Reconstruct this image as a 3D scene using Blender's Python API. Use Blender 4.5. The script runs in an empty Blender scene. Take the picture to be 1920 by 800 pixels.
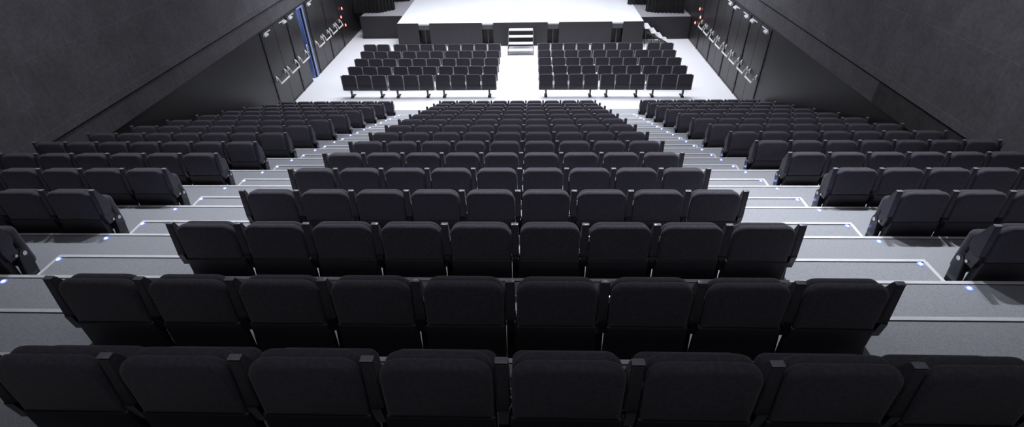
import bpy, bmesh, math, random
from mathutils import Matrix, Vector
random.seed(7)
SC = bpy.context.scene
COL = SC.collection
PI = math.pi

# ------------------------------------------------------------------ camera
cd = bpy.data.cameras.new('camera'); cam = bpy.data.objects.new('camera', cd); COL.objects.link(cam)
cd.sensor_width = 36; cd.lens = 17.878; cd.clip_start = .05; cd.clip_end = 200
CAM_ROWS = [[0.999435, -0.002416, 0.033524, 0.38575], [0.028581, 0.585946, -0.809846, 0.0], [-0.017686, 0.810347, 0.585684, 7.36465]]
cam.matrix_world = Matrix(CAM_ROWS + [[0, 0, 0, 1]])
SC.camera = cam
SC.view_settings.view_transform = 'Standard'
SC.view_settings.look = 'None'
SC.view_settings.gamma = 1
SC.view_settings.use_curve_mapping = False
SC.view_settings.exposure = 0.0

# ------------------------------------------------------------------ world, house lights and added fill
w = bpy.data.worlds.new('world'); SC.world = w; w.use_nodes = True
w.node_tree.nodes['Background'].inputs[0].default_value = (.5, .47, .6, 1)
w.node_tree.nodes['Background'].inputs[1].default_value = .02
LCOL = (.91, .94, 1.0)
def spot(x, y, z, tx, ty, tz, power, size=120, blend=.6, rad=.09, col=LCOL):
    l = bpy.data.lights.new('house_spotlight', 'SPOT'); l.energy = power; l.spot_size = math.radians(size)
    l.spot_blend = blend; l.shadow_soft_size = rad; l.color = col
    o = bpy.data.objects.new('house_spotlight', l); COL.objects.link(o); o.location = (x, y, z)
    o.rotation_euler = (Vector((tx, ty, tz)) - Vector((x, y, z))).to_track_quat('-Z', 'Y').to_euler()
def area(x, y, z, sx, sy, power, col=LCOL, rot=(0, 0, 0), spread=180):
    l = bpy.data.lights.new('flood_and_fill', 'AREA'); l.shape = 'RECTANGLE'; l.size = sx; l.size_y = sy
    l.energy = power; l.color = col; l.spread = math.radians(spread)
    o = bpy.data.objects.new('flood_and_fill', l); COL.objects.link(o); o.location = (x, y, z); o.rotation_euler = rot
for x, p, f in ((-4.9, 620, 420), (-1.7, 560, 850), (1.9, 640, 1200), (4.9, 740, 1350)):
    spot(x, 7.6, 10.6, x * .98, 8.4, 2.6, p, 116, .9)                      # broad light over the raked seats
    spot(x * .92, 7.6, 10.6, x * .85, 4.8, 4.1, f, 54, 1.0)                # brighter pool over the middle tiers
area(0, 20.0, 10.6, 13, 6, 1350, spread=110)                                          # soft wash over the white floor
area(0, 28.0, 10.6, 11, 6, 440, spread=120)                                          # stage wash
area(0, 0.5, 10.7, 8, 2, 55)                                              # added fill at the rear ceiling, lifts the dark seat backs
area(0, 12.0, 10.7, 10, 2, 35)  # added dim ambient fill over the mid-hall

# ------------------------------------------------------------------ materials
def mat(name, color, rough=.6, metal=0, noise=None, bump=None, coat=0, sheen=0, emit=None, spec=.5):
    m = bpy.data.materials.new(name); m.use_nodes = True; nt = m.node_tree; b = nt.nodes['Principled BSDF']
    b.inputs['Base Color'].default_value = (*color, 1); b.inputs['Roughness'].default_value = rough
    b.inputs['Metallic'].default_value = metal; b.inputs['Coat Weight'].default_value = coat
    b.inputs['Sheen Weight'].default_value = sheen; b.inputs['Specular IOR Level'].default_value = spec
    tc = nt.nodes.new('ShaderNodeTexCoord')
    if noise:
        sc, amt = noise
        n = nt.nodes.new('ShaderNodeTexNoise'); n.inputs['Scale'].default_value = sc; n.inputs['Detail'].default_value = 5
        r = nt.nodes.new('ShaderNodeMapRange'); r.inputs[3].default_value = 1 - amt; r.inputs[4].default_value = 1 + amt
        r.inputs[1].default_value = .3; r.inputs[2].default_value = .7
        mx = nt.nodes.new('ShaderNodeVectorMath'); mx.operation = 'SCALE'; mx.inputs[0].default_value = color
        nt.links.new(tc.outputs['Object'], n.inputs['Vector']); nt.links.new(n.outputs['Fac'], r.inputs[0])
        nt.links.new(r.outputs[0], mx.inputs['Scale']); nt.links.new(mx.outputs[0], b.inputs['Base Color'])
    if bump:
        sc, st = bump
        n2 = nt.nodes.new('ShaderNodeTexNoise'); n2.inputs['Scale'].default_value = sc; n2.inputs['Detail'].default_value = 4
        bp = nt.nodes.new('ShaderNodeBump'); bp.inputs['Strength'].default_value = st; bp.inputs['Distance'].default_value = .01
        nt.links.new(tc.outputs['Object'], n2.inputs['Vector']); nt.links.new(n2.outputs['Fac'], bp.inputs['Height'])
        nt.links.new(bp.outputs[0], b.inputs['Normal'])
    if emit:
        b.inputs['Emission Color'].default_value = (*emit[0], 1); b.inputs['Emission Strength'].default_value = emit[1]
    return m
M_fabric = mat('seat_fabric', (.064, .057, .077), .8, noise=(60, .25), bump=(400, .25), sheen=.22, spec=.35)
M_bench = mat('bench_fabric', (.040, .036, .047), .85, noise=(60, .25), sheen=.15, spec=.3)
M_plastic = mat('seat_plastic', (.032, .029, .037), .42, spec=.4)
M_cap = mat('armrest_cap', (.26, .26, .29), .3, spec=.6)
M_leg = mat('black_gloss_metal', (.02, .02, .028), .22, spec=.6)
M_chrome = mat('chrome', (.75, .76, .8), .24, 1)
M_carpet = mat('grey_carpet', (.39, .40, .435), .95, noise=(90, .14), bump=(300, .5), spec=.1)
M_nosing = mat('white_nosing', (.80, .80, .84), .4, noise=(9, .06))
M_lino = mat('white_floor', (.80, .80, .84), .35, noise=(.5, .03))
M_deck = mat('stage_deck', (.78, .79, .84), .5, noise=(.7, .03))
M_wing = mat('shade_grey_wing_deck', (.30, .295, .32), .6)  # shade below the curtains put into the deck colour as an even grey
M_black = mat('black_painted_board', (.018, .0165, .020), .55, noise=(6, .15))
M_grey = mat('dark_grey_board', (.05, .05, .054), .6)
M_door = mat('dark_door_laminate', (.022, .020, .022), .34, noise=(3, .12))
M_wallk = mat('dark_wall_panel', (.017, .0155, .018), .42, noise=(2, .12))
M_groove = mat('groove_black', (.006, .006, .007), .8)
M_silver = mat('silver_push_bar', (.85, .84, .82), .35, .2)
M_arm = mat('bench_arm_grey', (.30, .29, .32), .4)
M_ledhalo = mat('blue_led_halo', (.2, .3, 1), .3, emit=((.10, .16, 1), 1.6))  # emissive ring stands in for the blue glow around each LED
M_closer = mat('closer_enamel', (.75, .75, .8), .4)
M_blue = mat('blue_door_paint', (.16, .23, .46), .35)
M_bluelt = mat('pale_blue_jamb', (.25, .33, .66), .4)
M_curtain = mat('black_velvet', (.012, .011, .014), .95, sheen=.2, bump=(80, .3))
M_curtedge = mat('charcoal_velvet', (.06, .058, .07), .9)
M_red = mat('red_lens', (.8, .1, .08), .3, emit=((1, .12, .09), 9))
M_led = mat('blue_white_led', (.6, .7, 1), .3, emit=((.35, .42, 1), 32))
M_ceil = mat('ceiling_black', (.03, .029, .035), .8)
M_stair = mat('white_stair_tread', (.66, .66, .70), .45)
M_frame = mat('dark_stair_frame', (.03, .03, .033), .4)

def concrete(name, col, amt):
    m = bpy.data.materials.new(name); m.use_nodes = True; nt = m.node_tree; b = nt.nodes['Principled BSDF']
    N, Lk = nt.nodes.new, nt.links.new
    tc = N('ShaderNodeTexCoord'); sp = N('ShaderNodeSeparateXYZ'); cb = N('ShaderNodeCombineXYZ')
    Lk(tc.outputs['Object'], sp.inputs[0]); Lk(sp.outputs[1], cb.inputs[0]); Lk(sp.outputs[2], cb.inputs[1])
    br = N('ShaderNodeTexBrick'); br.inputs['Scale'].default_value = 1; br.inputs['Brick Width'].default_value = 2.6
    br.inputs['Row Height'].default_value = 1.15; br.inputs['Mortar Size'].default_value = .007; br.inputs['Mortar Smooth'].default_value = .1
    br.inputs['Color1'].default_value = (*[c * .94 for c in col], 1); br.inputs['Color2'].default_value = (*[c * 1.08 for c in col], 1)
    br.inputs['Mortar'].default_value = (*[c * 1.3 for c in col], 1)
    Lk(cb.outputs[0], br.inputs['Vector'])
    n = N('ShaderNodeTexNoise'); n.inputs['Scale'].default_value = 1.7; n.inputs['Detail'].default_value = 9; n.inputs['Roughness'].default_value = .72
    Lk(tc.outputs['Object'], n.inputs['Vector'])
    r = N('ShaderNodeMapRange'); r.inputs[1].default_value = .3; r.inputs[2].default_value = .7; r.inputs[3].default_value = 1 - amt; r.inputs[4].default_value = 1 + amt
    Lk(n.outputs['Fac'], r.inputs[0])
    n3 = N('ShaderNodeTexNoise'); n3.inputs['Scale'].default_value = 14; n3.inputs['Detail'].default_value = 6
    Lk(tc.outputs['Object'], n3.inputs['Vector'])
    r3 = N('ShaderNodeMapRange'); r3.inputs[1].default_value = .3; r3.inputs[2].default_value = .7; r3.inputs[3].default_value = .86; r3.inputs[4].default_value = 1.14
    Lk(n3.outputs['Fac'], r3.inputs[0])
    mu = N('ShaderNodeMath'); mu.operation = 'MULTIPLY'; Lk(r.outputs[0], mu.inputs[0]); Lk(r3.outputs[0], mu.inputs[1])
    mx = N('ShaderNodeVectorMath'); mx.operation = 'SCALE'; Lk(br.outputs['Color'], mx.inputs[0]); Lk(mu.outputs[0], mx.inputs['Scale'])
    Lk(mx.outputs[0], b.inputs['Base Color']); b.inputs['Roughness'].default_value = .8
    bp = N('ShaderNodeBump'); bp.inputs['Strength'].default_value = .35; bp.inputs['Distance'].default_value = .02
    Lk(n3.outputs['Fac'], bp.inputs['Height']); Lk(bp.outputs[0], b.inputs['Normal'])
    return m
M_conc = concrete('board_marked_concrete', (.118, .113, .126), .25)
M_band = concrete('concrete_band', (.102, .097, .108), .25)
M_banddark = concrete('dark_concrete_band', (.045, .043, .046), .5)  # darker, blotchier concrete for the near stretch of the right band

# ------------------------------------------------------------------ mesh helpers
def link(name, bm, m, parent=None, smooth=False, loc=None):
    bmesh.ops.recalc_face_normals(bm, faces=bm.faces)
    me = bpy.data.meshes.new(name); bm.to_mesh(me); bm.free()
    if smooth:
        for p in me.polygons: p.use_smooth = True
        try: me.set_sharp_from_angle(angle=math.radians(42))
        except Exception: pass
    me.materials.append(m)
    o = bpy.data.objects.new(name, me); COL.objects.link(o)
    if loc: o.location = loc
    if parent: o.parent = parent
    return o
def box(bm, x0, x1, y0, y1, z0, z1):
    v = [bm.verts.new((x, y, z)) for x in (x0, x1) for y in (y0, y1) for z in (z0, z1)]
    for f in ((0, 1, 3, 2), (4, 6, 7, 5), (0, 4, 5, 1), (2, 3, 7, 6), (0, 2, 6, 4), (1, 5, 7, 3)):
        bm.faces.new([v[i] for i in f])
def bbox(x0, x1, y0, y1, z0, z1, bev=0, seg=2):
    bm = bmesh.new(); box(bm, x0, x1, y0, y1, z0, z1)
    if bev: bmesh.ops.bevel(bm, geom=bm.edges[:], offset=bev, segments=seg, affect='EDGES', profile=.5)
    return bm
def loft(bm, loops):
    L = [[bm.verts.new(p) for p in lp] for lp in loops]; n = len(L[0])
    for a, b in zip(L, L[1:]):
        for i in range(n): bm.faces.new((a[i], a[(i + 1) % n], b[(i + 1) % n], b[i]))
    bm.faces.new(L[0][::-1]); bm.faces.new(L[-1])
def rrect(x0, x1, z0, z1, rt, rb, n=6):
    pts = []
    for cx, cz, r, a0 in ((x1 - rt, z1 - rt, rt, 0), (x0 + rt, z1 - rt, rt, 90), (x0 + rb, z0 + rb, rb, 180), (x1 - rb, z0 + rb, rb, 270)):
        for k in range(n + 1):
            a = math.radians(a0 + 90 * k / n); pts.append((cx + r * math.cos(a), cz + r * math.sin(a)))
    return pts
def pillow(x0, x1, z0, z1, y0, y1, rt, rb, b, lean=0, bulge=0, n=6, zref=.8):
    """rounded slab in the XZ plane from y0 to y1 with softened rims"""
    bm = bmesh.new(); loops = []
    prof = [(y0 + b * (1 - math.cos(a)), b * (1 - math.sin(a))) for a in (0, PI / 6, PI / 3, PI / 2)]
    prof += [(y1 - b * (1 - math.cos(a)), b * (1 - math.sin(a))) for a in (PI / 2, PI / 3, PI / 6, 0)]
    for y, ins in prof:
        pts = rrect(x0 + ins, x1 - ins, z0 + ins, z1 - ins, max(rt - ins, .002), max(rb - ins, .002), n)
        loops.append([(x, y + lean * (z - zref), z) for x, z in pts])
    loft(bm, loops)
    return bm
def prism(bm, pts, x0, x1):
    """YZ outline extruded along X"""
    a = [bm.verts.new((x0, y, z)) for y, z in pts]; b = [bm.verts.new((x1, y, z)) for y, z in pts]; n = len(pts)
    bm.faces.new(a[::-1]); bm.faces.new(b)
    for i in range(n): bm.faces.new((a[i], a[(i + 1) % n], b[(i + 1) % n], b[i]))
def tube(bm, pts, r, n=8):
    loops = []
    P_ = [Vector(p) for p in pts]
    for i, p in enumerate(P_):
        d = (P_[min(i + 1, len(P_) - 1)] - P_[max(i - 1, 0)]).normalized()
        u = d.cross(Vector((0, 0, 1)) if abs(d.z) < .9 else Vector((1, 0, 0))).normalized(); v = d.cross(u)
        loops.append([p + r * (math.cos(2 * PI * k / n) * u + math.sin(2 * PI * k / n) * v) for k in range(n)])
    loft(bm, loops)
def structure(o): o['kind'] = 'structure'; return o
def empty(name, loc, rz=0):
    o = bpy.data.objects.new(name, None); COL.objects.link(o); o.location = loc; o.rotation_euler = (0, 0, rz); o.empty_display_size = .1
    return o
def tag(o, label, cat, group=None):
    o['label'] = label; o['category'] = cat
    if group: o['group'] = group
    return o
def copy_thing(root, kids, loc, rz=0, sx=1):
    r = root.copy(); COL.objects.link(r); r.location = loc; r.rotation_euler = (0, 0, rz); r.scale = (sx, 1, 1)
    for ch in kids:
        c = ch.copy(); COL.objects.link(c); c.parent = r
        for g in KIDS.get(ch.name, []):
            e = g.copy(); COL.objects.link(e); e.parent = c
    return r
KIDS = {}
ORD = ['first', 'second', 'third', 'fourth', 'fifth', 'sixth', 'seventh', 'eighth', 'ninth', 'tenth', 'eleventh', 'twelfth', 'thirteenth', 'fourteenth', 'fifteenth']

# ------------------------------------------------------------------ room numbers
D, H, O_, Y1, Y0 = 1.00358, .34826, .87534, 2.14778, 1.315
PITCH = .55
WL, WR = -8.10, 7.70
HS = .462
def rowY(i): return Y0 if i == 0 else Y1 + (i - 1) * D
def tierZ(i): return (14 - i) * H
def nose(i): return Y1 + (i - 1) * D + O_ - (.065 if i == 0 else 0)
CARPET_END = 16.3
CEIL = 11.0

# ------------------------------------------------------------------ floor
structure(link('floor', bbox(WL - .6, WR + .3, CARPET_END, 34, -.2, 0), M_lino))
bm = bmesh.new()
pts = [(-3.2, -.2), (-3.2, tierZ(-2))]
for i in range(-2, 14): pts += [(nose(i), tierZ(i)), (nose(i), tierZ(i + 1))]
pts += [(CARPET_END, 0), (CARPET_END, -.2)]
prism(bm, pts, WL, WR)
structure(link('floor', bm, M_carpet))
t = 1
for i in range(-2, 14):
    bm = bmesh.new(); z = tierZ(i); y = nose(i)
    prism(bm, [(y - .028, z - .001), (y - .028, z + .004), (y + .004, z + .004), (y + .004, z - .035), (y - .001, z - .035), (y - .001, z - .001)], WL + .01, WR - .01)
    o = structure(link('trim_%d' % t, bm, M_nosing)); t += 1
    g = structure(link('trim_%d' % t, bbox(WL + .01, WR - .01, y - .036, y - .0285, z - .001, z + .0015), M_groove)); t += 1

# ------------------------------------------------------------------ walls, ceiling
def wallbox(name, x0, x1, y0, y1, z0, z1, m, bev=0):
    return structure(link(name, bbox(x0, x1, y0, y1, z0, z1, bev), m))
DL0, DL1, DR0, DR1 = 16.02, 23.3, 15.85, 22.6
wallbox('wall_left', WL - .3, WL, -3.2, DL0, -.2, 2.80, M_wallk)
wallbox('wall_left', WL - .3, WL, DL1, 34, -.2, 2.80, M_wallk)
wallbox('wall_left', WL - .3, WL, DL0, DL1, 2.72, 2.80, M_wallk)
wallbox('wall_left', WL - .3, WL + .05, -3.2, 34, 2.80, 3.25, M_band)
wallbox('wall_left', WL - .3, WL - .0, -3.2, 34, 3.25, 3.285, M_groove)
wallbox('wall_left', WL - .3, WL + .09, -3.2, 34, 3.285, CEIL, M_conc)
wallbox('wall_right', WR, WR + .3, -3.2, DR0, -.2, 2.80, M_wallk)
wallbox('wall_right', WR, WR + .3, DR1, 34, -.2, 2.80, M_wallk)
wallbox('wall_right', WR, WR + .3, DR0, DR1, 2.72, 2.80, M_wallk)
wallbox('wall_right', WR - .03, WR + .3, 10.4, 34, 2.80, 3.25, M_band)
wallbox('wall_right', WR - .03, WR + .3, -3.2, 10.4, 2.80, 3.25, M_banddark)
wallbox('wall_right', WR, WR + .3, -3.2, 34, 3.25, 3.285, M_groove)
wallbox('wall_right', WR - .05, WR + .3, -3.2, 34, 3.285, CEIL, M_conc)
wallbox('wall_rear', WL - .3, WR + .3, -3.5, -3.2, -.2, CEIL, M_conc)
wallbox('wall_front', WL - .3, WR + .3, 34, 34.3, -.2, CEIL, M_wallk)
wallbox('ceiling', WL - .3, WR + .3, -3.5, 34.3, CEIL, CEIL + .2, M_ceil)

# ------------------------------------------------------------------ doors
def push_bar(side, y0, y1, parent):
    """side=+1 opens into the hall towards +x (left wall)"""
    W = WL if side > 0 else WR
    bm = bmesh.new(); xo = W + side * .13; z = 1.0
    tube(bm, [(xo, y0 + .02, z), (xo, y1 - .02, z)], .027)
    o = link('push_bar', bm, M_silver, parent, True)
    for yy in (y0, y1):
        bm = bmesh.new()
        tube(bm, [(W + side * .012, yy, z + .22), (W + side * .05, yy, z + .21), (W + side * .10, yy, z + .13), (xo, yy, z + .02), (xo, yy, z - .02)], .019)
        box(bm, W + side * .002, W + side * .028, yy - .025, yy + .025, z + .10, z + .26)
        link('lever_arm', bm, M_silver, o, True)
def closer(side, y0, flip, parent):
    W = WL if side > 0 else WR
    bm = bmesh.new()
    ya, yb = (y0, y0 + .27)
    box(bm, *sorted((W + side * .003, W + side * .09)), ya, yb, 2.55, 2.62)
    bmesh.ops.bevel(bm, geom=bm.edges[:], offset=.012, segments=2, affect='EDGES')
    yarm = ya + .06 if flip else yb - .06
    s = 1 if flip else -1
    box(bm, *sorted((W + side * .02, W + side * .045)), *sorted((yarm, yarm + s * .45)), 2.635, 2.66)
    box(bm, *sorted((W + side * .02, W + side * .06)), yarm - .02, yarm + .02, 2.62, 2.65)
    link('door_closer', bm, M_closer, parent)
dn = 1
def door(side, y0, y1, hinge_far, has_bar=True, has_closer=True):
    global dn
    W = WL if side > 0 else WR
    bm = bmesh.new()
    box(bm, *sorted((W - side * .045, W)), y0 + .008, y1 - .008, .012, 2.71)
    bmesh.ops.bevel(bm, geom=bm.edges[:], offset=.004, segments=1, affect='EDGES')
    o = structure(link('door_%d' % dn, bm, M_door)); dn += 1
    wdt = y1 - y0
    if has_bar:
        push_bar(side, y0 + wdt * .14, y1 - wdt * .12, o)
    if has_closer:
        closer(side, y1 - .36 if hinge_far else y0 + .09, not hinge_far, o)
    for zz in (.35, 1.35, 2.35):
        yh = y1 - .012 if hinge_far else y0 + .012
        bm = bmesh.new(); tube(bm, [(W + side * .012, yh, zz - .06), (W + side * .012, yh, zz + .06)], .012)
        link('hinge', bm, M_leg, o, True)
    bm = bmesh.new(); box(bm, *sorted((W - side * .01, W + side * .012)), y0 + .012, y1 - .012, .012, .05)
    link('bottom_seal', bm, M_leg, o)
LEFT = [(16.08, 17.05, 0), (17.05, 18.02, 1), (18.10, 19.02, 0), None, (19.95, 20.80, 0), (20.80, 21.62, 1), (21.70, 22.48, 0), (22.48, 23.24, 1)]
for e in LEFT:
    if e: door(1, e[0], e[1], e[2])
RY = [15.92, 16.74, 17.56, None, 17.64, 18.44, 19.24, None, 19.32, 20.12, 20.92, None, 21.0, 21.76, 22.52]
k = 0
for a, b in zip(RY, RY[1:]):
    if a and b: door(-1, a, b, k % 2); k += 1
for y in (16.05, 18.06, 19.93, 21.66, 23.27):
    wallbox('trim_%d' % t, WL - .05, WL + .02, y - .03, y + .03, 0, 2.72, M_black); t += 1
for y in (15.885, 17.60, 19.28, 20.96, 22.56):
    wallbox('trim_%d' % t, WR - .02, WR + .05, y - .03, y + .03, 0, 2.72, M_black); t += 1
for W, s, a, b in ((WL, 1, DL0, DL1), (WR, -1, DR0, DR1)):                 # dark space behind the leaves
    if s > 0:
        wallbox('wall_left', W - .3, W - .1, a, 19.0, -.2, 2.72, M_groove); wallbox('wall_left', W - .3, W - .1, 19.95, b, -.2, 2.72, M_groove)
    else: wallbox('wall_right', W + .1, W + .3, a, b, -.2, 2.72, M_groove)
wallbox('trim_%d' % t, WL - .10, WL + .015, 19.44, 19.499, 0, 2.655, M_groove); t += 1
wallbox('trim_%d' % t, WL - .10, WL, 19.622, 19.898, 0, 2.715, M_door); t += 1
# the blue door standing open into the lobby
o = structure(link('door_%d' % dn, bbox(WL - .93, WL - .02, 19.38, 19.425, .012, 2.70, .004), M_blue)); dn += 1
bm = bmesh.new(); tube(bm, [(WL - .06, 19.38, 1.32), (WL - .06, 19.32, 1.30), (WL - .06, 19.32, 1.04), (WL - .06, 19.38, 1.02)], .024)
link('pull_handle', bm, M_closer, o, True)
structure(link('trim_%d' % t, bbox(WL - .10, WL + .03, 19.50, 19.62, 0, 2.72, .005), M_bluelt)); t += 1
structure(link('trim_%d' % t, bbox(WL - .10, WL + .03, 19.03, 19.499, 2.66, 2.72, .005), M_bluelt)); t += 1
wallbox('wall_lobby', WL - 1.3, WL - 1.2, 18.6, 20.6, -.2, 2.9, M_blue)
wallbox('wall_lobby', WL - 1.2, WL - .3, 18.55, 18.65, -.2, 2.9, M_blue)
wallbox('wall_lobby', WL - 1.2, WL - .3, 20.5, 20.6, -.2, 2.9, M_blue)
wallbox('ceiling', WL - 1.3, WL - .3, 18.6, 20.6, 2.8, 2.9, M_ceil)
wallbox('floor', WL - 1.3, WL - .6, 18.6, 20.6, -.2, 0, M_lino)
l = bpy.data.lights.new('lobby_lamp', 'POINT'); l.energy = 22; l.color = (.7, .78, 1); l.shadow_soft_size = .1
lo = bpy.data.objects.new('lobby_lamp', l); COL.objects.link(lo); lo.location = (WL - .7, 19.2, 2.5)

# ------------------------------------------------------------------ fixed seats
def arm_pad_bm():
    bm = bmesh.new()
    prism(bm, [(-.014, .800), (.018, .800), (.030, .785), (.100, .61), (.102, .57), (.092, .538), (.068, .512), (-.034, .505), (-.040, .515)], -.028, .028)
    bmesh.ops.bevel(bm, geom=bm.edges[:], offset=.006, segments=2, affect='EDGES')
    return bm
def leg_bm():
    bm = bmesh.new()
    top = [(.10 + .052 * math.cos(a), .395 + .052 * math.sin(a)) for a in [math.radians(x) for x in (-10, 25, 60, 90, 120, 150, 180)]]
    prism(bm, [(-.03, .03), (.105, .03)] + top, -.0285, .0285)
    bmesh.ops.bevel(bm, geom=bm.edges[:], offset=.008, segments=2, affect='EDGES')
    b2 = [(-.03, .40), (.07, .40), (.07, .52), (-.045, .52)]
    prism(bm, b2, -.022, .022)
    return bm
def foot_bm():
    bm = bmesh.new()
    prism(bm, [(-.085, 0), (.19, 0), (.19, .018), (.115, .065), (-.04, .065), (-.085, .03)], -.029, .029)
    bmesh.ops.bevel(bm, geom=bm.edges[:], offset=.006, segments=2, affect='EDGES')
    return bm
def pivot_bm():
    bm = bmesh.new(); tube(bm, [(-.036, .10, .40), (.036, .10, .40)], .020, 12)
    return bm
def cap_bm():
    return bbox(-.0275, .0275, -.014, .018, .7995, .807, .003)
def arm_parts(parent, x):
    pad = link('armrest_pad', arm_pad_bm(), M_fabric, parent, True, (x, 0, 0))
    cap = link('armrest_cap', cap_bm(), M_cap, pad, True)
    leg = link('leg', leg_bm(), M_leg, parent, True, (x, 0, 0))
    ft = link('foot', foot_bm(), M_plastic, leg, True)
    pv = link('pivot', pivot_bm(), M_chrome, leg, True)
    bm = bmesh.new(); tube(bm, [(-.034, .03, .425), (.034, .03, .425)], .013, 10)
    pv2 = link('pivot', bm, M_chrome, leg, True)
    KIDS[pad.name] = [cap]; KIDS[leg.name] = [ft, pv, pv2]
    return [pad, leg]
proto = empty('theatre_seat', (0, 0, 0))
HWB = .2365
parts = [link('back_panel', pillow(-HWB, HWB, .462, .793, -.035, .030, .085, .012, .026, .04, zref=.8), M_fabric, proto, True),
         link('lower_back_panel', pillow(-.2455, .2455, .11, .47, -.048, .02, .01, .05, .012), M_plastic, proto, True),
         link('back_cushion', pillow(-HWB + .004, HWB - .004, .40, .777, .026, .085, .09, .03, .024), M_fabric, proto, True),
         link('seat', pillow(-.240, .240, .20, .62, .130, .22, .05, .07, .03), M_fabric, proto, True)]
for s in (-1,):
    bm = bmesh.new(); box(bm, -.2465, -.2355, -.008, .012, .635, .685)
    bmesh.ops.bevel(bm, geom=bm.edges[:], offset=.003, segments=1, affect='EDGES')
    parts.append(link('bracket', bm, M_chrome, proto, False))
parts += arm_parts(proto, -PITCH / 2)
proto_end = empty('theatre_seat', (0, 0, 0))
parts_end = []
for ch in parts:
    c = ch.copy(); COL.objects.link(c); c.parent = proto_end; parts_end.append(c)
    ks = []
    for g in KIDS.get(ch.name, []):
        e = g.copy(); COL.objects.link(e); e.parent = c; ks.append(e)
    if ks: KIDS[c.name] = ks
for ch in parts[-2:]:
    c = ch.copy(); COL.objects.link(c); c.parent = proto_end; c.location = (PITCH / 2, 0, 0); parts_end.append(c)
    ks = []
    for g in KIDS.get(ch.name, []):
        e = g.copy(); COL.objects.link(e); e.parent = c; ks.append(e)
    if ks: KIDS[c.name] = ks
used = {0: False, 1: False}
def put_seat(x, i, end, label, group, sx=1):
    y, z = rowY(i), tierZ(i)
    p, ps = (proto_end, parts_end) if end else (proto, parts)
    if not used[end]:
        used[end] = True; r = p; r.location = (x, y, z); r.scale = (sx, 1, 1)
    else:
        r = copy_thing(p, ps, (x, y, z), 0, sx)
    tag(r, label, 'theatre seat', group)
def rowname(i): return ('%s row from camera' % ORD[i]) if i < 8 else ('%s row above white floor' % ORD[14 - i])
for i in range(15):
    for k in range(9):
        if i == 0 and k == 0: continue
        put_seat((k - 4) * PITCH, i, int(k == 8), 'dark theatre seat, %s from left in centre block, %s' % (ORD[k], rowname(i)), 'fixed seats in the centre block')
SP = .524; SX = SP / PITCH
for side, edge in (('left', -4.017), ('right', 3.919)):
    for i in range(2, 15):
        lo = {2: 1 if side == 'right' else 1, 3: 3, 4: 5}.get(i, 7)
        for k in range(lo):
            kk = (k + .5) * SP
            x = edge - kk if side == 'left' else edge + kk
            end = int(k == 0) if side == 'left' else int(k == lo - 1)
            put_seat(x, i, end, 'dark theatre seat, %s from the aisle in %s block, %s' % (ORD[k], side, rowname(i)), 'fixed seats in the %s block' % side, SX)

# ------------------------------------------------------------------ half steps and step lights in both aisles
def half_step(side, i):
    y0, y1 = nose(i - 1), Y1 + (i - 2) * D + O_ + HS
    z0, z1 = tierZ(i), tierZ(i) + H / 2
    xa, xb = (-3.978, -2.56) if side == 'left' else (2.56, 3.86)
    r = empty('aisle_step', ((xa + xb) / 2, (y0 + y1) / 2, z0))
    cx, cy = (xa + xb) / 2, (y0 + y1) / 2
    hw, hl, hh = (xb - xa) / 2, (y1 - y0) / 2, z1 - z0
    link('tread_block', bbox(-hw, hw, -hl, hl, 0, hh - .002), M_carpet, r)
    bm = bmesh.new(); box(bm, -hw, hw, hl - .028, hl + .004, hh - .03, hh + .004); link('front_edging', bm, M_nosing, r)
    s = -1 if side == 'left' else 1
    bm = bmesh.new(); box(bm, *sorted((s * (hw - .03), s * (hw + .004))), -hl + .001, hl - .0285, hh - .03, hh + .004); link('side_edging', bm, M_nosing, r)
    bm = bmesh.new(); box(bm, -hw, hw, hl - .036, hl - .0285, hh - .003, hh + .001); link('edging_groove', bm, M_groove, r)
    tag(r, 'grey carpeted half step with white edging, %s aisle, %s down from camera' % (side, ORD[i - 1]), 'step', 'half steps in the aisles')
def led(x, y, z, label):
    r = empty('step_light', (x, y, z))
    bm = bmesh.new(); tube(bm, [(0, 0, 0), (0, 0, .004)], .026, 16); link('halo_ring', bm, M_ledhalo, r, True)
    bm = bmesh.new(); tube(bm, [(0, 0, .0035), (0, 0, .008)], .0115, 12); link('lens', bm, M_led, r, True)
    tag(r, label, 'step light', 'blue step lights along the aisles')
for side in ('left', 'right'):
    xl = -3.945 if side == 'left' else 3.79
    for i in range(1, 15):
        if i < 15: half_step(side, i)
        led(xl, Y1 + (i - 2) * D + O_ + HS - .058, tierZ(i) + H / 2 - .001, 'tiny blue step light on a half step, %s aisle, %s from camera' % (side, ORD[i - 1]))
        if i < 14: led(xl, nose(i) - .075, tierZ(i), 'tiny blue step light on a full tier edge, %s aisle, %s from camera' % (side, ORD[i - 1]))

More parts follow.
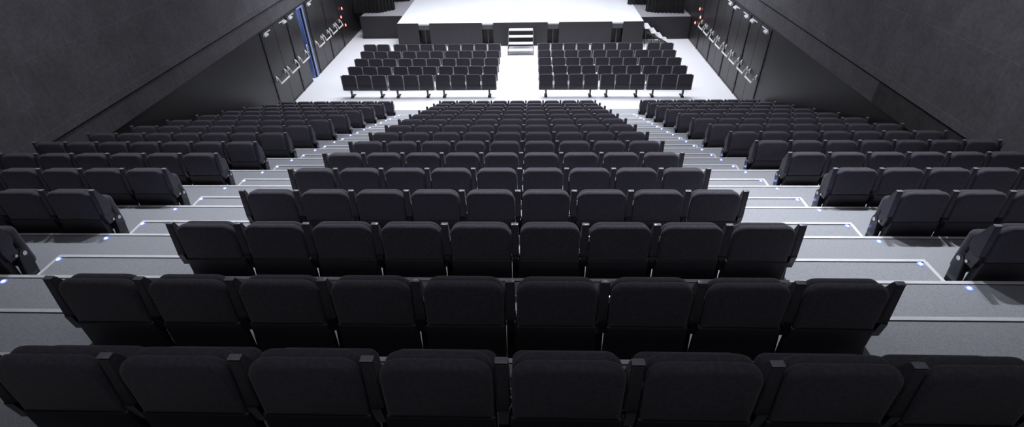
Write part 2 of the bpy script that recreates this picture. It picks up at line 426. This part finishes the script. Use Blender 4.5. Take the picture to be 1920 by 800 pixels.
# ------------------------------------------------------------------ linked benches on the white floor
BP = .54
def bench(n):
    r = empty('linked_seat_bench', (0, 0, 0))
    Wd = n * BP; x0 = -Wd / 2
    for k in range(n):
        xc = x0 + (k + .5) * BP
        link('backrest', pillow(xc - .243, xc + .243, .47, .855, -.01, .05, .075, .01, .014), M_bench, r, True)
        link('back_shell', pillow(xc - .252, xc + .252, .29, .475, -.02, .04, .01, .02, .010), M_plastic, r, True)
        link('seat', pillow(xc - .23, xc + .23, .36, .72, .07, .16, .05, .06, .025), M_fabric, r, True)
    for k in range(n + 1):
        xx = x0 + k * BP
        if k == 0: xx += .014
        if k == n: xx -= .014
        bm = bmesh.new(); prism(bm, [(-.018, .30), (.09, .30), (.16, .60), (.14, .64), (.03, .842), (-.012, .842)], xx - .011, xx + .011)
        bmesh.ops.bevel(bm, geom=bm.edges[:], offset=.004, segments=1, affect='EDGES')
        link('arm_panel', bm, M_arm, r, True)
    link('beam', bbox(x0 + .05, -x0 - .05, .02, .08, .27, .33, .008), M_leg, r, True)
    fx = Wd / 2 - .27
    for s in (-1, 1):
        bm = bmesh.new()
        prism(bm, [(.0, .03), (.09, .03), (.085, .28), (.02, .28)], s * fx - .03, s * fx + .03)
        lg = link('leg', bm, M_leg, r)
        bm = bmesh.new(); prism(bm, [(-.03, 0), (.33, 0), (.33, .02), (.10, .05), (-.03, .05)], s * fx - .055, s * fx + .055)
        bmesh.ops.bevel(bm, geom=bm.edges[:], offset=.008, segments=1, affect='EDGES')
        link('foot', bm, M_leg, lg)
    return r
BENCH = {}
def children(o): return [c for c in COL.objects if c.parent == o]
def bench_at(n, x, y, rz, sx, label):
    if n not in BENCH:
        r = bench(n); ks = children(r)
        for k_ in ks:
            g = children(k_)
            if g: KIDS[k_.name] = g
        BENCH[n] = (r, ks); r.location = (x, y, 0); r.rotation_euler = (0, 0, rz); r.scale = (sx, 1, 1)
    else:
        r = copy_thing(*BENCH[n], (x, y, 0), rz, sx)
    tag(r, label, 'bench', 'linked seat benches on the white floor')
NUM = {2: 'two', 3: 'three', 4: 'four'}
for side in ('left', 'right'):
    s = -1 if side == 'left' else 1
    for j in range(5):
        secs = [4, 4, 2] if j == 4 else [4, 3, 3]
        sx = 1.012 if side == 'left' else .975
        x = (.78 if side == 'left' else .715) ; y = 17.33 + .8625 * j
        ang = [0, 0, .012] if side == 'left' else [-.008, -.024, -.032]
        for q, n in enumerate(secs):
            wd = n * BP * sx
            if j == 4 and q == 2: x += .10
            xc = x + wd / 2; a = ang[q]
            dy = wd / 2 * math.tan(a) * s
            if side == 'left': a = -a; dy = wd / 2 * math.tan(ang[q])
            bench_at(n, s * xc, y + dy, a, sx, '%s linked dark seats, %s floor block, %s row from stage, %s' % (
                NUM[n], side, ORD[4 - j], ('beside the centre aisle', 'middle section', 'nearest the doors')[q]))
            y += 2 * dy; x += wd + .05

# ------------------------------------------------------------------ stage
SZ, SY = .985, 23.2
st = empty('stage', (0, SY, 0))
def s_(x0, x1, y0, y1, z0, z1): return bbox(x0, x1, y0 - SY, y1 - SY, z0, z1)
link('stage_deck', s_(-5.56, 5.43, SY + .02, 33.9, SZ - .06, SZ), M_deck, st)
xs = [-5.56, -4.58, -4.08, -1.73, -1.23, 1.19, 1.69, 4.03, 4.52, 5.43]
for a, b in ((0, 1), (2, 3), (4, 5), (6, 7), (8, 9)):
    link('front_panel', s_(xs[a], xs[b], SY - .03, SY + .015, 0, SZ + .035), M_black, st)
for a, b in ((1, 2), (3, 4), (5, 6), (7, 8)):
    link('lamp_box', s_(xs[a] + .01, xs[b] - .01, SY - .03, SY + .25, .74, SZ - .062), M_grey, st)
    link('recess_panel', s_(xs[a], xs[b], SY + .35, SY + .38, 0, SZ - .065), M_black, st)
    bm = bmesh.new(); xm = (xs[a] + xs[b]) / 2; box(bm, xm - .02, xm + .02, .1, .14, 0, .74); link('recess_post', bm, M_grey, st)
for x in (-5.56, 5.39):
    link('side_panel', s_(x, x + .04, SY + .02, 24.6, 0, SZ - .065), M_black, st)
tag(st, 'wide white-floored stage with black front panels and four recesses', 'stage')
def wing(x0, x1, y, zt, label):
    r = empty('stage_wing', ((x0 + x1) / 2, y, 0)); hw = (x1 - x0) / 2
    link('front_board', bbox(-hw, hw, -.04, 0, 0, zt), M_black, r)
    link('end_board', bbox(-hw, -hw + .04, .001, 2.0, 0, SZ - .062) if x0 < 0 else bbox(hw - .04, hw, .001, 2.0, 0, SZ - .062), M_black, r)
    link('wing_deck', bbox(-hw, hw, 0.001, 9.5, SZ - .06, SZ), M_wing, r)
    tag(r, label, 'stage wing')
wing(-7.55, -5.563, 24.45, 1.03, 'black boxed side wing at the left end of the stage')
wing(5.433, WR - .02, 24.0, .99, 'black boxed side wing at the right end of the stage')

# centre steps up to the stage
r = empty('stage_steps', (.005, 22.6, 0))
for k, z in enumerate((.20, .39, .585, .78)):
    y0 = (21.88, 22.20, 22.54, 22.87)[k] - 22.6; y1 = y0 + .285
    link('tread', bbox(-.53, .53, y0, y1, z - .03, z, .004), M_stair, r)
for s in (-1, 1):
    bm = bmesh.new()
    prism(bm, [(-.74, .10), (-.74, .16), (.50, .76), (.50, .69)], s * .545 - .012, s * .545 + .012)
    for yy in (-.72, -.1, .45):
        box(bm, s * .545 - .012, s * .545 + .012, yy - .015, yy + .015, 0, .12 + (yy + .74) * .49)
    box(bm, s * .545 - .012, s * .545 + .012, -.74, .5, .0, .025)
    link('side_frame', bm, M_frame, r)
for yy, zz in ((-.735, .06), (-.735, .13), (-.40, .30)):
    bm = bmesh.new(); tube(bm, [(-.545, yy, zz), (.545, yy, zz)], .011); link('cross_rail', bm, M_frame, r, True)
tag(r, 'open metal steps with four white treads in the centre of the stage front', 'steps')
# side steps down from the stage
r = empty('stage_steps', (5.95, 23.4, 0))
for k, z in enumerate((.78, .585, .39, .20)):
    x0 = 5.46 + .285 * k - 5.95; 
    link('tread', bbox(x0, x0 + .26, -.46 - .06 * k + .02, .40 - .05 * k, z - .03, z, .004), M_stair, r)
for yy in (-.60, .30):
    bm = bmesh.new()
    a = [bm.verts.new((x, yy, z)) for x, z in ((-.50, .66), (-.50, .74), (.62, .16), (.62, .08))]
    b = [bm.verts.new((v.co.x, yy + .025, v.co.z)) for v in a]
    bm.faces.new(a); bm.faces.new(b[::-1])
    for q in range(4): bm.faces.new((a[q], b[q], b[(q + 1) % 4], a[(q + 1) % 4]))
    for xx, hh in ((-.47, .70), (-.18, .55), (.12, .40), (.42, .25), (.60, .15)):
        box(bm, xx - .012, xx + .012, yy, yy + .025, 0, hh)
    link('side_frame', bm, M_frame, r)
tag(r, 'metal side steps descending from the right stage end towards the wall', 'steps')

# ------------------------------------------------------------------ curtains
def curtain(pts, z0, z1, label, m=M_curtain, amp=.05, folds=5.5):
    bm = bmesh.new(); L_ = []
    P_ = [Vector((x, y, 0)) for x, y in pts]
    seg = [(a, b) for a, b in zip(P_, P_[1:])]
    row = []
    for a, b in seg:
        d = (b - a); n_ = max(4, int(d.length * folds * 8)); nn = Vector((-d.y, d.x, 0)).normalized()
        for q in range(n_ + (b == P_[-1])):
            s = q / n_; p = a + d * s; w_ = math.sin(s * d.length * folds * 2 * PI) * amp + math.sin(s * d.length * 2.3 + 1) * amp * .5
            row.append(p + nn * w_)
    n_ = len(row)
    front = [[bm.verts.new((p.x, p.y, z)) for p in row] for z in (z0, z1)]
    for q in range(n_ - 1): bm.faces.new((front[0][q], front[0][q + 1], front[1][q + 1], front[1][q]))
    o = link('stage_curtain', bm, m, None, True)
    md = o.modifiers.new('thickness', 'SOLIDIFY'); md.thickness = .012
    tag(o, label, 'curtain', 'black stage leg curtains')
curtain([(-8.0, 25.1), (-6.75, 25.2), (-6.15, 25.75)], SZ + .012, 7.5, 'black pleated curtain at the left of the stage above the left wing')
curtain([(-7.4, 27.1), (-5.75, 27.45)], SZ + .012, 7.5, 'black curtain farther back at the left of the stage floor')
curtain([(5.78, 24.95), (6.2, 24.65), (7.45, 24.55)], SZ + .012, 7.5, 'black pleated curtain at the right of the stage above the right wing')
curtain([(5.15, 26.2), (6.6, 26.1)], SZ + .012, 7.5, 'black curtain farther back at the right of the stage floor')
curtain([(-7.9, 33.3), (7.4, 33.3)], SZ + .012, 8.0, 'full-width black backdrop curtain behind the stage')

# ------------------------------------------------------------------ small red lamps by the stage
def red_lamp(side, y, z, label):
    W = WL if side > 0 else WR
    r = empty('wall_signal_light', (W, y, z))
    link('housing', bbox(*sorted((side * .002, side * .03)), -.05, .05, -.07, .07, .006), M_plastic, r)
    bm = bmesh.new()
    loops = [[(side * (.03 + .03 * math.sin(a)), .042 * math.cos(a) * math.cos(b), .06 * math.cos(a) * math.sin(b)) for b in [2 * PI * q / 14 for q in range(14)]] for a in (0, .5, 1.0, 1.4)]
    loft(bm, loops); link('lens', bm, M_red, r, True)
    tag(r, label, 'wall light', 'red signal lights by the stage')
for y, z, n in ((23.72, 1.57, 'topmost'), (23.42, 1.27, 'middle'), (23.80, .82, 'lowest')): red_lamp(1, y, z, 'small glowing red light on the left wall, %s of three' % n)
for y, z, n in ((22.95, 1.57, 'topmost'), (22.68, 1.30, 'middle'), (23.25, .92, 'lowest')): red_lamp(-1, y, z, 'small glowing red light on the right wall, %s of three' % n)
